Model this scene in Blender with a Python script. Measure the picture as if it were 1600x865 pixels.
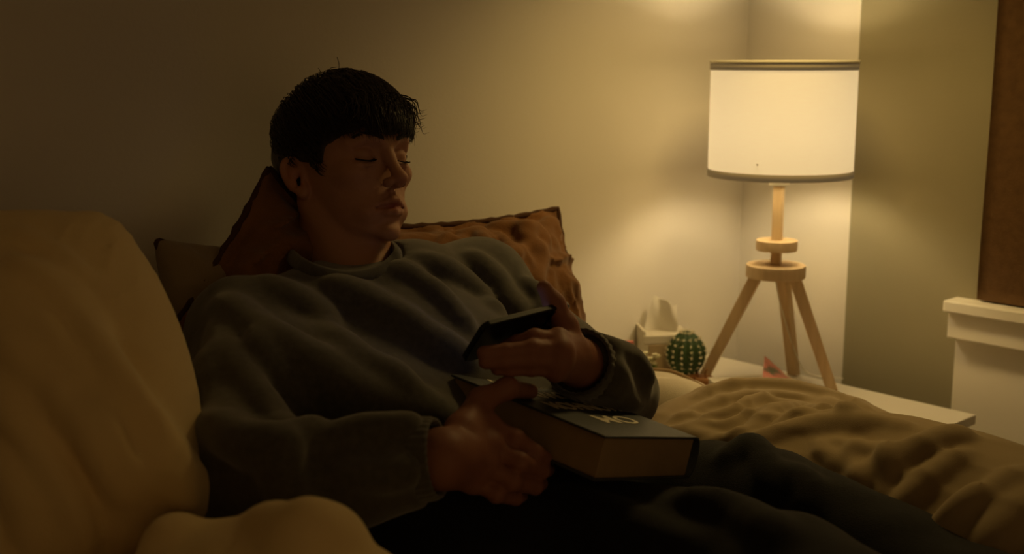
import bpy, bmesh, math, random
import numpy as np
from mathutils import Vector, Matrix
random.seed(7); RNG = np.random.default_rng(7)
for o in list(bpy.data.objects): bpy.data.objects.remove(o)
SC = bpy.context.scene
COL = SC.collection

# ---------------------------------------------------------------- camera
FPX = 1830.0; PITCH = math.atan(332/FPX); CZ = 1.11
CP, SP = math.cos(PITCH), math.sin(PITCH)
cam = bpy.data.cameras.new('camera'); cam_o = bpy.data.objects.new('camera', cam); COL.objects.link(cam_o)
cam.sensor_width = 36; cam.lens = FPX/1600*36; cam.clip_start = .02
cam_o.location = (0, 0, CZ); cam_o.rotation_euler = (math.pi/2-PITCH, 0, 0)
cam.dof.use_dof = True; cam.dof.focus_distance = 1.55; cam.dof.aperture_fstop = 4.0
SC.camera = cam_o
# ---------------------------------------------------------------- world, exposure
w = bpy.data.worlds.new('night_room'); SC.world = w; w.use_nodes = True
w.node_tree.nodes['Background'].inputs[0].default_value = (1.0, .60, .23, 1)
w.node_tree.nodes['Background'].inputs[1].default_value = .195
SC.view_settings.view_transform = 'Standard'; SC.view_settings.look = 'None'
SC.view_settings.gamma = 1; SC.view_settings.exposure = 0
SC.view_settings.use_curve_mapping = False
BULB = 80.0; LAMP_COL = (1.0, .77, .43)

# ---------------------------------------------------------------- room axes
# the bed head stands against wall_back; N runs from it to the bed foot, S runs from the window wall along wall_back
TH = math.radians(48)
UV = np.array([math.sin(TH), math.cos(TH), 0]); NV = np.array([math.cos(TH), -math.sin(TH), 0]); CC = np.array([.495, 2.51, 0])
def B(n, s, z): return CC+n*NV-s*UV+np.array([0, 0, z])
BROT = math.atan2(NV[1], NV[0])          # local x = N, local y = -S... (x=N, y=UV)
# added fill spot without a fixture, above the view, brightening wall, duvet and sweatshirt
pl = bpy.data.lights.new('added_fill_light', 'SPOT'); pl.energy = 11.0; pl.color = (1.0, .67, .22); pl.spot_size = math.radians(140); pl.spot_blend = .9; pl.shadow_soft_size = .09
plo = bpy.data.objects.new('added_fill_light', pl); COL.objects.link(plo); plo.location = tuple(B(.42, .42, 1.5))
def P(px, py, Y):
    """point of the room seen at a place of the photograph, Y metres in front of the camera"""
    x = (px-800)/FPX; v = -(py-432.5)/FPX
    d = np.array([x, CP+v*SP, -SP+v*CP]); return np.array([0, 0, CZ])+d*Y/d[1]
CUP = np.array([0, SP, CP])
def nrm(v): v = np.asarray(v, float); return v/np.linalg.norm(v)

# ---------------------------------------------------------------- materials
def mat(name, col, rough=.8, bump=0, bscale=300, var=0, vscale=8, sheen=0, spec=.3, sss=0, weave=0, metal=0):
    m = bpy.data.materials.new(name); m.use_nodes = True
    nt = m.node_tree; b = nt.nodes['Principled BSDF']
    b.inputs['Base Color'].default_value = (*col, 1); b.inputs['Roughness'].default_value = rough
    b.inputs['Specular IOR Level'].default_value = spec; b.inputs['Metallic'].default_value = metal
    if sheen: b.inputs['Sheen Weight'].default_value = sheen
    if sss:
        b.inputs['Subsurface Weight'].default_value = sss; b.inputs['Subsurface Radius'].default_value = (.012, .004, .002)
    tc = nt.nodes.new('ShaderNodeTexCoord')
    if var:
        n = nt.nodes.new('ShaderNodeTexNoise'); n.inputs['Scale'].default_value = vscale; n.inputs['Detail'].default_value = 4
        nt.links.new(tc.outputs['Object'], n.inputs['Vector'])
        r = nt.nodes.new('ShaderNodeValToRGB')
        r.color_ramp.elements[0].position = .3; r.color_ramp.elements[1].position = .7
        r.color_ramp.elements[0].color = (*[c*(1-var) for c in col], 1); r.color_ramp.elements[1].color = (*[min(1, c*(1+var)) for c in col], 1)
        nt.links.new(n.outputs['Fac'], r.inputs['Fac']); nt.links.new(r.outputs['Color'], b.inputs['Base Color'])
    if bump:
        n = nt.nodes.new('ShaderNodeTexNoise'); n.inputs['Scale'].default_value = bscale; n.inputs['Detail'].default_value = 3
        nt.links.new(tc.outputs['Object'], n.inputs['Vector'])
        bp = nt.nodes.new('ShaderNodeBump'); bp.inputs['Strength'].default_value = bump; bp.inputs['Distance'].default_value = .002
        nt.links.new(n.outputs['Fac'], bp.inputs['Height']); nt.links.new(bp.outputs['Normal'], b.inputs['Normal'])
    return m
def wood(name, c1, c2, scale=30):
    m = mat(name, c1, .5, spec=.35); nt = m.node_tree; b = nt.nodes['Principled BSDF']
    tc = nt.nodes.new('ShaderNodeTexCoord'); mp = nt.nodes.new('ShaderNodeMapping'); mp.inputs['Scale'].default_value = (1, 1, .08)
    n = nt.nodes.new('ShaderNodeTexNoise'); n.inputs['Scale'].default_value = scale*3; n.inputs['Detail'].default_value = 6
    r = nt.nodes.new('ShaderNodeValToRGB'); r.color_ramp.elements[0].color = (*c1, 1); r.color_ramp.elements[1].color = (*c2, 1)
    r.color_ramp.elements[0].position = .35; r.color_ramp.elements[1].position = .65
    nt.links.new(tc.outputs['Object'], mp.inputs['Vector']); nt.links.new(mp.outputs['Vector'], n.inputs['Vector'])
    nt.links.new(n.outputs['Fac'], r.inputs['Fac']); nt.links.new(r.outputs['Color'], b.inputs['Base Color'])
    return m
M = {}
M['wall'] = mat('cream_wall_paint', (.72, .68, .60), .85, .12, 180, .03, 3)
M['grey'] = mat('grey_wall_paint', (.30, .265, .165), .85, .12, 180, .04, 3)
M['trim'] = mat('white_trim_paint', (.86, .81, .69), .55, .05, 90)
M['floor'] = wood('oak_floor', (.20, .12, .06), (.28, .17, .09), 8)
M['blind'] = mat('brown_linen_blind', (.12, .062, .022), .95, .5, 500, .15, 60)
M['white'] = mat('white_lacquer', (.72, .68, .60), .35, 0, spec=.4)
M['ash'] = wood('pale_ash_wood', (.60, .44, .25), (.70, .53, .32), 30)
M['ochre'] = mat('ochre_cotton', (.86, .67, .34), .9, .35, 700, .05, 6, .2)
M['beige'] = mat('beige_cotton', (.30, .23, .14), .9, .35, 700, .06, 6, .2)
M['rust'] = mat('rust_linen', (.205, .088, .024), .9, .5, 500, .22, 14, .2)
M['rustdark'] = mat('dark_rust_seam', (.07, .03, .012), .9, .4, 500)
M['duvet'] = mat('taupe_linen', (.34, .255, .14), .92, .22, 900, .08, 10, .15)
M['sheet'] = mat('pale_sheet', (.55, .48, .36), .92, .3, 600)
M['sweat'] = mat('charcoal_olive_jersey', (.080, .072, .056), .95, .35, 1100, .18, 120, .45)
M['pants'] = mat('black_jersey', (.009, .009, .009), .95, .5, 700, .15, 60, .1)
M['hair'] = mat('dark_brown_hair', (.030, .017, .009), .45, 0, spec=.5)
M['paper'] = mat('page_edges', (.33, .23, .12), .9, .6, 60, .06, 40)
M['cover'] = mat('navy_book_cloth', (.040, .046, .050), .55, .2, 500, .1, 30, spec=.4)
M['print'] = mat('cream_print', (.80, .74, .58), .6)
M['phone'] = mat('black_phone', (.006, .006, .007), .3, spec=.4)
M['black'] = mat('lash_black', (.008, .005, .004), .8)

def skin_mat():
    m = mat('skin', (.38, .16, .08), .55, .12, 260, 0, 8, 0, .3, .12); nt = m.node_tree; b = nt.nodes['Principled BSDF']
    at = nt.nodes.new('ShaderNodeAttribute'); at.attribute_name = 'tone'
    nt.links.new(at.outputs['Color'], b.inputs['Base Color']); return m
M['skin'] = skin_mat()

# ---------------------------------------------------------------- object helpers
def tag(o, label=None, cat=None, group=None, kind=None):
    for k, v in (('label', label), ('category', cat), ('group', group), ('kind', kind)):
        if v: o[k] = v
    return o
WORLD_LOC = {}
def empty(name, loc):
    o = bpy.data.objects.new(name, None); COL.objects.link(o); o.location = tuple(loc); o.empty_display_size = .05
    WORLD_LOC[o] = np.array(loc, float); return o
def mk(name, verts, faces, m, parent=None, smooth=True, origin=None):
    """one mesh object from world-space points; its origin is its base, or its parent's origin"""
    v = np.asarray(verts, np.float64)
    if origin is None:
        origin = WORLD_LOC[parent] if parent is not None else np.array([(v[:, 0].min()+v[:, 0].max())/2, (v[:, 1].min()+v[:, 1].max())/2, v[:, 2].min()])
    me = bpy.data.meshes.new(name)
    vl = v-origin
    if isinstance(faces, np.ndarray):
        nf, k = faces.shape
        me.vertices.add(len(vl)); me.vertices.foreach_set('co', vl.astype(np.float32).ravel())
        me.loops.add(nf*k); me.loops.foreach_set('vertex_index', faces.astype(np.int32).ravel())
        me.polygons.add(nf); me.polygons.foreach_set('loop_start', np.arange(0, nf*k, k, dtype=np.int32))
        me.update(calc_edges=True); me.validate()
    else:
        me.from_pydata([tuple(p) for p in vl], [], faces); me.update()
    me.polygons.foreach_set('use_smooth', [smooth]*len(me.polygons))
    if isinstance(m, (list, tuple)):
        for mm in m: me.materials.append(mm)
    else: me.materials.append(m)
    o = bpy.data.objects.new(name, me); COL.objects.link(o)
    if parent is not None:
        o.parent = parent; o.location = tuple(origin-WORLD_LOC[parent])
    else: o.location = tuple(origin)
    WORLD_LOC[o] = np.array(origin, float)
    return o
def bevel(o, wd, seg=2):
    md = o.modifiers.new('bevel', 'BEVEL'); md.width = wd; md.segments = seg; md.limit_method = 'ANGLE'; return o
def boxv(c, ax, half):
    """8 corners and 6 faces of an oriented box: centre, three axes (rows), half sizes"""
    c = np.asarray(c, float); ax = np.asarray(ax, float); vs = []
    for sx in (-1, 1):
        for sy in (-1, 1):
            for sz in (-1, 1): vs.append(c+sx*half[0]*ax[0]+sy*half[1]*ax[1]+sz*half[2]*ax[2])
    fs = [(0, 1, 3, 2), (4, 6, 7, 5), (0, 4, 5, 1), (2, 3, 7, 6), (0, 2, 6, 4), (1, 5, 7, 3)]
    return vs, fs
ZV = np.array([0, 0, 1.0])
BAX = np.array([NV, UV, ZV])
def bbox(name, n0, n1, s0, s1, z0, z1, m, parent=None, bev=0):
    c = B((n0+n1)/2, (s0+s1)/2, (z0+z1)/2)
    v, f = boxv(c, BAX, (abs(n1-n0)/2, abs(s1-s0)/2, abs(z1-z0)/2))
    o = mk(name, v, f, m, parent, False)
    if bev: bevel(o, bev)
    return o
def lathe(prof, c, seg=48, ax=None):
    """profile [(r,z)] spun about the axis through c"""
    c = np.asarray(c, float); ax = np.eye(3) if ax is None else np.asarray(ax); vs = []; fs = []
    for r, z in prof:
        for i in range(seg):
            a = 2*math.pi*i/seg; vs.append(c+ax[0]*r*math.cos(a)+ax[1]*r*math.sin(a)+ax[2]*z)
    for j in range(len(prof)-1):
        for i in range(seg):
            i2 = (i+1) % seg; fs.append((j*seg+i, j*seg+i2, (j+1)*seg+i2, (j+1)*seg+i))
    return vs, fs
def tube(pts, rad, seg=8, cap=True):
    pts = np.asarray(pts, float); n = len(pts); rad = np.broadcast_to(rad, (n,)); vs = []; fs = []
    t = np.gradient(pts, axis=0); t /= np.linalg.norm(t, axis=1)[:, None]+1e-12
    up = np.array([0, 0, 1.0]) if abs(t[0][2]) < .9 else np.array([1.0, 0, 0])
    a = nrm(np.cross(t[0], up))
    for i in range(n):
        a = nrm(a-t[i]*(a@t[i])); b = np.cross(t[i], a)
        for k in range(seg):
            th = 2*math.pi*k/seg; vs.append(pts[i]+rad[i]*(a*math.cos(th)+b*math.sin(th)))
    for i in range(n-1):
        for k in range(seg):
            k2 = (k+1) % seg; fs.append((i*seg+k, i*seg+k2, (i+1)*seg+k2, (i+1)*seg+k))
    if cap: fs.append(tuple(range(seg))[::-1]); fs.append(tuple((n-1)*seg+k for k in range(seg)))
    return vs, fs
def join(lst):
    vs = []; fs = []
    for v, f in lst:
        o = len(vs); vs.extend(v); fs.extend(tuple(i+o for i in q) for q in f)
    return vs, fs
def catmull(pts, n=8):
    p = np.asarray(pts, float); p = np.vstack([2*p[0]-p[1], p, 2*p[-1]-p[-2]]); out = []
    for i in range(1, len(p)-2):
        for t in np.linspace(0, 1, n, endpoint=False):
            a, b, c, d = p[i-1], p[i], p[i+1], p[i+2]
            out.append(.5*((2*b)+(-a+c)*t+(2*a-5*b+4*c-d)*t*t+(-a+3*b-3*c+d)*t**3))
    out.append(p[-2]); return np.array(out)

# ---------------------------------------------------------------- implicit surfaces for cloth and bodies
_T = RNG.random((32, 32, 32)).astype(np.float32)
def noise(p):
    p = np.asarray(p, np.float32); i = np.floor(p).astype(np.int32); f = p-i; f = f*f*(3-2*f); r = 0
    for dx in (0, 1):
        for dy in (0, 1):
            for dz in (0, 1):
                wgt = (f[..., 0] if dx else 1-f[..., 0])*(f[..., 1] if dy else 1-f[..., 1])*(f[..., 2] if dz else 1-f[..., 2])
                r = r+wgt*_T[(i[..., 0]+dx) & 31, (i[..., 1]+dy) & 31, (i[..., 2]+dz) & 31]
    return r*2-1
class Vol:
    def __init__(s, lo, hi, h):
        s.h = h; s.lo = np.asarray(lo, float); n = np.ceil((np.asarray(hi)-s.lo)/h).astype(int)+1
        s.ax = [(s.lo[i]+h*np.arange(n[i])).astype(np.float32) for i in range(3)]
        s.d = np.full(n, 1.0, np.float32)
    def op(s, fn, lo, hi, k=.01, mode='u'):
        pad = k+4*s.h; sl = []
        for i in range(3):
            a = int(max(0, math.floor((lo[i]-pad-s.lo[i])/s.h))); b = int(min(len(s.ax[i]), math.ceil((hi[i]+pad-s.lo[i])/s.h)+1))
            if b <= a: return s
            sl.append(slice(a, b))
        X = s.ax[0][sl[0]][:, None, None]; Y = s.ax[1][sl[1]][None, :, None]; Z = s.ax[2][sl[2]][None, None, :]
        v = fn(X, Y, Z).astype(np.float32); d = s.d[sl[0], sl[1], sl[2]]
        if mode == 'u':
            h = np.maximum(k-np.abs(d-v), 0)/k; s.d[sl[0], sl[1], sl[2]] = np.minimum(d, v)-h*h*k*.25
        else:
            v = -v; h = np.maximum(k-np.abs(d-v), 0)/k; s.d[sl[0], sl[1], sl[2]] = np.maximum(d, v)+h*h*k*.25
        return s
    def cap(s, a, b, r1, r2=None, k=.01, mode='u'):
        r2 = r1 if r2 is None else r2; a = np.asarray(a, float); b = np.asarray(b, float); ab = b-a; L = max(ab@ab, 1e-9); R = max(r1, r2)
        def fn(X, Y, Z):
            x, y, z = X-a[0], Y-a[1], Z-a[2]; t = np.clip((x*ab[0]+y*ab[1]+z*ab[2])/L, 0, 1)
            return np.sqrt((x-t*ab[0])**2+(y-t*ab[1])**2+(z-t*ab[2])**2)-(r1+(r2-r1)*t)
        return s.op(fn, np.minimum(a, b)-R, np.maximum(a, b)+R, k, mode)
    def chain(s, pts, rad, k=.01, mode='u', k2=None):
        rad = np.broadcast_to(rad, (len(pts),))
        for i in range(len(pts)-1): s.cap(pts[i], pts[i+1], rad[i], rad[i+1], k, mode)
        return s
    def ell(s, c, rad, A=None, k=.01, mode='u'):
        c = np.asarray(c, float); A = np.eye(3) if A is None else np.asarray(A, float); r = np.asarray(rad, float)
        ext = np.sqrt(((A*r[:, None])**2).sum(0))
        def fn(X, Y, Z):
            x, y, z = X-c[0], Y-c[1], Z-c[2]; q0 = 0; q1 = 0
            for i in range(3):
                l = x*A[i, 0]+y*A[i, 1]+z*A[i, 2]; q0 = q0+(l/r[i])**2; q1 = q1+(l/r[i]**2)**2
            q0 = np.sqrt(q0); q1 = np.sqrt(q1)+1e-6; return q0*(q0-1)/q1
        return s.op(fn, c-ext, c+ext, k, mode)
    def disp(s, fn, band=.03):
        """move the surface outwards by fn(points)"""
        idx = np.nonzero(np.abs(s.d) < band)
        p = np.stack([s.ax[i][idx[i]] for i in range(3)], -1); s.d[idx] -= fn(p).astype(np.float32); return s
    def sample(s, p):
        q = (np.asarray(p)-s.lo)/s.h; n = np.array(s.d.shape)-2; ok = np.all((q >= 0) & (q <= n), -1)
        i = np.clip(np.floor(q).astype(int), 0, n); f = q-i; r = 0
        for dx in (0, 1):
            for dy in (0, 1):
                for dz in (0, 1):
                    r = r+(f[..., 0] if dx else 1-f[..., 0])*(f[..., 1] if dy else 1-f[..., 1])*(f[..., 2] if dz else 1-f[..., 2])*s.d[i[..., 0]+dx, i[..., 1]+dy, i[..., 2]+dz]
        return np.where(ok, r, 1.0)
    def trace(s, px, py):
        Ys = np.arange(.3, 2.6, s.h*.5); x = (px-800)/FPX; v = -(py-432.5)/FPX
        d = np.array([x, CP+v*SP, -SP+v*CP]); p = np.array([0, 0, CZ])+d[None]*(Ys/d[1])[:, None]
        q = s.sample(p); j = np.nonzero(q < 0)[0]
        return None if len(j) == 0 else p[j[0]]
    def fold(s, px, r=.006, k=.015, sink=.4, mode='u'):
        """a crease lying on the surface, its course given where it is seen"""
        c = catmull(px, 6); pts = []
        for a, b in c[:, :2]:
            t = s.trace(a, b)
            if t is not None:
                vd = nrm(t-np.array([0, 0, CZ])); pts.append(t+vd*r*sink)
        n = len(pts)
        if n < 3: return s
        run = [[pts[0]]]
        for q in pts[1:]:
            if np.linalg.norm(q-run[-1][-1]) > .028: run.append([])
            run[-1].append(q)
        for pts in run:
            n = len(pts)
            if n < 3: continue
            rr = [r*(.25+.75*math.sin(math.pi*(i+.5)/n)**.5) for i in range(n)]
            s.chain(pts, rr, k, mode)
        return s
    def mesh(s, smooth=1):
        d = s.d; neg = d < 0; nx, ny, nz = d.shape
        c = neg[:-1, :-1, :-1].astype(np.int8)
        tot = sum(neg[a:nx-1+a, b:ny-1+b, e:nz-1+e].astype(np.int8) for a in (0, 1) for b in (0, 1) for e in (0, 1))
        act = (tot > 0) & (tot < 8); I, J, K = np.nonzero(act); n = len(I)
        idx = np.full(act.shape, -1, np.int32); idx[I, J, K] = np.arange(n)
        acc = np.zeros((n, 3), np.float64); cnt = np.zeros(n)
        cor = [(a, b, e) for a in (0, 1) for b in (0, 1) for e in (0, 1)]
        for ca in cor:
            for axx in range(3):
                if ca[axx]: continue
                cb = list(ca); cb[axx] = 1
                va = d[I+ca[0], J+ca[1], K+ca[2]]; vb = d[I+cb[0], J+cb[1], K+cb[2]]
                mk_ = (va < 0) != (vb < 0); t = np.where(mk_, va/(va-vb+1e-12), 0)
                p = np.repeat(np.array(ca, float)[None], n, 0); p[:, axx] = t
                acc += np.where(mk_[:, None], p, 0); cnt += mk_
        v = s.lo+s.h*(np.stack([I, J, K], -1)+acc/cnt[:, None])
        quads = []
        for axx in range(3):
            a = [slice(None)]*3; b = [slice(None)]*3; a[axx] = slice(0, -1); b[axx] = slice(1, None)
            na = neg[tuple(a)]; nb = neg[tuple(b)]; e = np.array(np.nonzero(na != nb)); o1, o2 = [(1, 2), (2, 0), (0, 1)][axx]
            ok = (e[o1] > 0) & (e[o2] > 0) & (e[o1] < d.shape[o1]-1) & (e[o2] < d.shape[o2]-1); e = e[:, ok]
            if e.shape[1] == 0: continue
            def cell(d1, d2):
                q = e.copy(); q[o1] -= d1; q[o2] -= d2; return idx[q[0], q[1], q[2]]
            q = np.stack([cell(1, 1), cell(0, 1), cell(0, 0), cell(1, 0)], -1)
            flip = ~na[tuple(e)]; q[flip] = q[flip][:, ::-1]; quads.append(q)
        q = np.concatenate(quads); q = q[(q >= 0).all(1)]
        for _ in range(smooth):
            ea = np.concatenate([q[:, i] for i in range(4)]+[q[:, (i+1) % 4] for i in range(4)]); eb = np.concatenate([q[:, (i+1) % 4] for i in range(4)]+[q[:, i] for i in range(4)])
            deg = np.bincount(ea, minlength=n)+1e-9
            m_ = np.stack([np.bincount(ea, v[eb, i], n) for i in range(3)], -1)/deg[:, None]; v = .5*v+.5*m_
        return v, q
def tops(lst):
    """centre line of a soft roll whose upper outline is seen at the listed places: (px, py, Y, radius)"""
    return [P(a, b, y)-CUP*r for a, b, y, r in lst], [q[3] for q in lst]

# ================================================================= THE SETTING
bbox('floor', -.1, 4.2, -.1, 4.0, -.05, 0, M['floor'])['kind'] = 'structure'
bbox('wall_back', -.1, 0, -.1, 4.0, 0, 2.5, M['wall'])['kind'] = 'structure'
bbox('ceiling', -.1, 4.2, -.1, 4.0, 2.5, 2.56, M['wall'])['kind'] = 'structure'
bbox('wall_left', 0, 4.2, 3.9, 4.0, 0, 2.5, M['wall'])['kind'] = 'structure'
bbox('wall_right', 0, .268, -.1, 0, 0, 2.5, M['wall'])['kind'] = 'structure'
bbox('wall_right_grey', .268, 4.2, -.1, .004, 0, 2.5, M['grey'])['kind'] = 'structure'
WN = .506
wp = empty('window_1', B(WN+.6, 0, .45)); wp['kind'] = 'structure'; wp['label'] = 'white window surround with projecting sill and panelled apron'
bbox('window_panel', WN+.004, 1.9, .004, .016, .1, .61, M['trim'], wp)
bbox('window_sill', WN-.006, 1.95, .004, .055, .664, .686, M['trim'], wp, .003)
bbox('window_apron', WN-.002, 1.93, .004, .040, .614, .664, M['trim'], wp, .002)

# roman blind
def blind():
    r = empty('roman_blind', B(1.1, .03, .69))
    tag(r, 'brown woven fabric blind hanging over the window sill', 'blind')
    n0, n1, z0, z1 = .548, 1.7, .69, 2.3; nn, nz = 60, 80; vs = []
    for side in (0, 1):
        for i in range(nn+1):
            for j in range(nz+1):
                n = n0+(n1-n0)*i/nn; z = z0+(z1-z0)*j/nz
                s = .018+.004*math.sin(z*2.1)*math.sin(n*9)+.003*math.sin(z*11)+(.004 if side else 0)
                if i == 0: n += .003*math.sin(z*5)
                vs.append(B(n, s, z))
    a = (nn+1)*(nz+1); fs = []
    for i in range(nn):
        for j in range(nz):
            q = [i*(nz+1)+j, (i+1)*(nz+1)+j, (i+1)*(nz+1)+j+1, i*(nz+1)+j+1]; fs.append(tuple(q)); fs.append(tuple(a+t for t in q[::-1]))
    for j in range(nz): fs.append((j+1, j, a+j, a+j+1))
    for i in range(nn): fs.append((i*(nz+1), (i+1)*(nz+1), a+(i+1)*(nz+1), a+i*(nz+1)))
    mk('blind_fabric', vs, fs, M['blind'], r)
    bbox('bottom_bar', n0+.004, n1, .008, .020, .688, .700, M['blind'], r, .003)
    bbox('head_rail', n0, n1, .006, .05, 2.3, 2.34, M['trim'], r, .003)
blind()

# ================================================================= BED
def bed():
    r = empty('bed_frame', B(1.0, 1.35, 0)); tag(r, 'low wooden bed frame under the mattress', 'bed')
    bbox('bed_base', .01, 2.03, .55, 2.15, .12, .22, M['ash'], r, .01)
    for n in (.06, 1.96):
        for s in (.6, 2.1): bbox('leg', n, n+.05, s-.025, s+.025, 0, .12, M['ash'], r)
bed()
mt = bbox('mattress', .02, 2.02, .56, 2.14, .22, .46, M['sheet'], None, .04)
tag(mt, 'thick mattress in a pale fitted sheet under the man', 'mattress')

# ================================================================= NIGHTSTAND
def nightstand():
    r = empty('nightstand', B(.3, .3, 0)); tag(r, 'white bedside table carrying the lamp and cactus', 'nightstand')
    bbox('table_top', .004, .60, .10, .53, .482, .5, M['white'], r, .0015)
    for s in (.11, .503): bbox('side_panel', .01, .58, s, s+.016, .05, .482, M['white'], r)
    bbox('back_panel', .01, .022, .126, .503, .05, .482, M['white'], r)
    bbox('shelf', .022, .57, .126, .503, .07, .088, M['white'], r)
    d = bbox('drawer', .04, .585, .128, .501, .33, .474, M['white'], r, .002)
    v, f = lathe([(0, 0), (.011, 0), (.014, .012), (.010, .02), (0, .021)], B(.585, .315, .40), 16, np.array([UV, ZV, NV])); mk('knob', v, f, M['ash'], d)
    for n in (.03, .54):
        for s in (.118, .511): bbox('foot', n, n+.03, s-.004, s+.012, 0, .05, M['white'], r)
nightstand()
NZ = .5

# ================================================================= LAMP
def lamp():
    L = B(.245, .215, NZ); T = L+np.array([0, 0, .615])
    r = empty('table_lamp', L); tag(r, 'lit table lamp with drum shade on wooden tripod legs', 'lamp')
    R = .1325; H = .209; zb = .615-H
    sm = bpy.data.materials.new('lit_shade_fabric'); sm.use_nodes = True; nt = sm.node_tree; nt.nodes.clear()
    out = nt.nodes.new('ShaderNodeOutputMaterial'); tr = nt.nodes.new('ShaderNodeBsdfTranslucent'); df = nt.nodes.new('ShaderNodeBsdfDiffuse')
    em = nt.nodes.new('ShaderNodeEmission'); a1 = nt.nodes.new('ShaderNodeAddShader'); a2 = nt.nodes.new('ShaderNodeAddShader')
    tc = nt.nodes.new('ShaderNodeTexCoord'); mp = nt.nodes.new('ShaderNodeMapping'); mp.inputs['Scale'].default_value = (40, 40, 400)
    nz = nt.nodes.new('ShaderNodeTexNoise'); nz.inputs['Scale'].default_value = 1; nz.inputs['Detail'].default_value = 3
    rp = nt.nodes.new('ShaderNodeMapRange'); rp.inputs['To Min'].default_value = .92; rp.inputs['To Max'].default_value = 1.06
    nt.links.new(tc.outputs['Object'], mp.inputs[0]); nt.links.new(mp.outputs[0], nz.inputs[0]); nt.links.new(nz.outputs['Fac'], rp.inputs[0])
    mu = nt.nodes.new('ShaderNodeMath'); mu.operation = 'MULTIPLY'; mu.inputs[1].default_value = .57; nt.links.new(rp.outputs[0], mu.inputs[0]); nt.links.new(mu.outputs[0], em.inputs['Strength'])
    em.inputs['Color'].default_value = (1.0, .70, .33, 1)
    tr.inputs['Color'].default_value = (.028, .028, .028, 1); df.inputs['Color'].default_value = (.5, .48, .42, 1)
    nt.links.new(tr.outputs[0], a1.inputs[0]); nt.links.new(df.outputs[0], a1.inputs[1]); nt.links.new(a1.outputs[0], a2.inputs[0]); nt.links.new(em.outputs[0], a2.inputs[1]); nt.links.new(a2.outputs[0], out.inputs['Surface'])
    v, f = lathe([(R, zb), (R, zb+H)], L, 96); sh = mk('lamp_shade', v, f, sm, r)
    tm = sm.copy(); tm.name = 'lit_shade_hem'
    for n_ in tm.node_tree.nodes:
        if n_.type == 'MATH': n_.inputs[1].default_value = .07
        if n_.type == 'BSDF_DIFFUSE': n_.inputs['Color'].default_value = (.32, .27, .17, 1)
        if n_.type == 'BSDF_TRANSLUCENT': n_.inputs['Color'].default_value = (.004, .004, .003, 1)
    tl = mat('shade_rim_white', (.8, .76, .64), .7)
    for z0, z1, nm in ((zb-.001, zb+.0125, 'trim_band'), (zb+H-.0155, zb+H-.004, 'trim_band')):
        v, f = lathe([(R-.002, z0), (R+.0012, z0), (R+.0012, z1), (R-.002, z1), (R-.002, z0)], L, 96); mk(nm, v, f, tm, sh)
    v, f = lathe([(R-.003, zb+H-.004), (R+.002, zb+H-.004), (R+.002, zb+H+.002), (R-.003, zb+H+.002), (R-.003, zb+H-.004)], L, 96); mk('top_rim', v, f, tl, sh)
    # spider fitting, socket, bulb
    ring = []
    for a in (0, 2.09, 4.19):
        p0 = L+np.array([0, 0, zb+.03]); p1 = L+np.array([math.cos(a)*R, math.sin(a)*R, zb+.03]); ring.append(tube([p0, p1], .0018, 6))
    v, f = join(ring); mk('shade_carrier', v, f, tl, r)
    v, f = lathe([(0, zb-.018), (.019, zb-.018), (.019, zb+.006), (.016, zb+.01), (.016, zb+.05), (0, zb+.05)], L, 32); mk('socket', v, f, tl, r)
    bm_ = bpy.data.materials.new('bulb_glow'); bm_.use_nodes = True; bb = bm_.node_tree.nodes['Principled BSDF']
    bb.inputs['Emission Color'].default_value = (*LAMP_COL, 1); bb.inputs['Emission Strength'].default_value = BULB
    bz = zb+.05
    v, f = lathe([(.001, bz), (.013, bz), (.016, bz+.018), (.027, bz+.04), (.029, bz+.055), (.022, bz+.074), (.001, bz+.083)], L, 24); mk('bulb', v, f, bm_, r)
    # pole and discs
    az = BROT+.35; ax = np.array([[math.cos(az), math.sin(az), 0], [-math.sin(az), math.cos(az), 0], [0, 0, 1]])
    v, f = boxv(L+np.array([0, 0, (zb-.018+.235)/2]), ax, (.0088, .0088, (zb-.018-.235)/2)); bevel(mk('pole', v, f, M['ash'], r, False), .001)
    for z0, z1, rr, nm in ((.265, .285, .0385, 'upper_disc'), (.214, .238, .0555, 'leg_disc')):
        v, f = lathe([(0, z0), (rr-.001, z0), (rr, z0+.001), (rr, z1-.001), (rr-.001, z1), (0, z1)], L, 64); bevel(mk(nm, v, f, M['ash'], r, True), .001)
    feet = [P(1098, 598, 2.235), P(1240, 584, 2.27), P(1300, 606, 2.16)]
    for q in feet:
        q = np.array([q[0], q[1], NZ]); out_ = nrm((q-L)*[1, 1, 0]); a = L+out_*.034+np.array([0, 0, .218]); d = nrm(q-a)
        e2 = np.cross(ZV, out_); e1 = np.cross(e2, d)
        v, f = boxv((a+q)/2, np.array([e1, e2, d]), (.0115, .0095, np.linalg.norm(q-a)/2))
        v = [np.array([p[0], p[1], NZ]) if p[2] < NZ+.02 else p for p in v]
        bevel(mk('leg', v, f, M['ash'], r, False), .001)
    cd = catmull([L+[0, 0, .21], L+[.02, .03, .15], L+[.06, .06, .05], L+[.09, .07, .006], L+[.15, .04, .004]], 8)
    v, f = tube(cd, .0016, 6); mk('power_cord', v, f, tl, r)
lamp()

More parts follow.
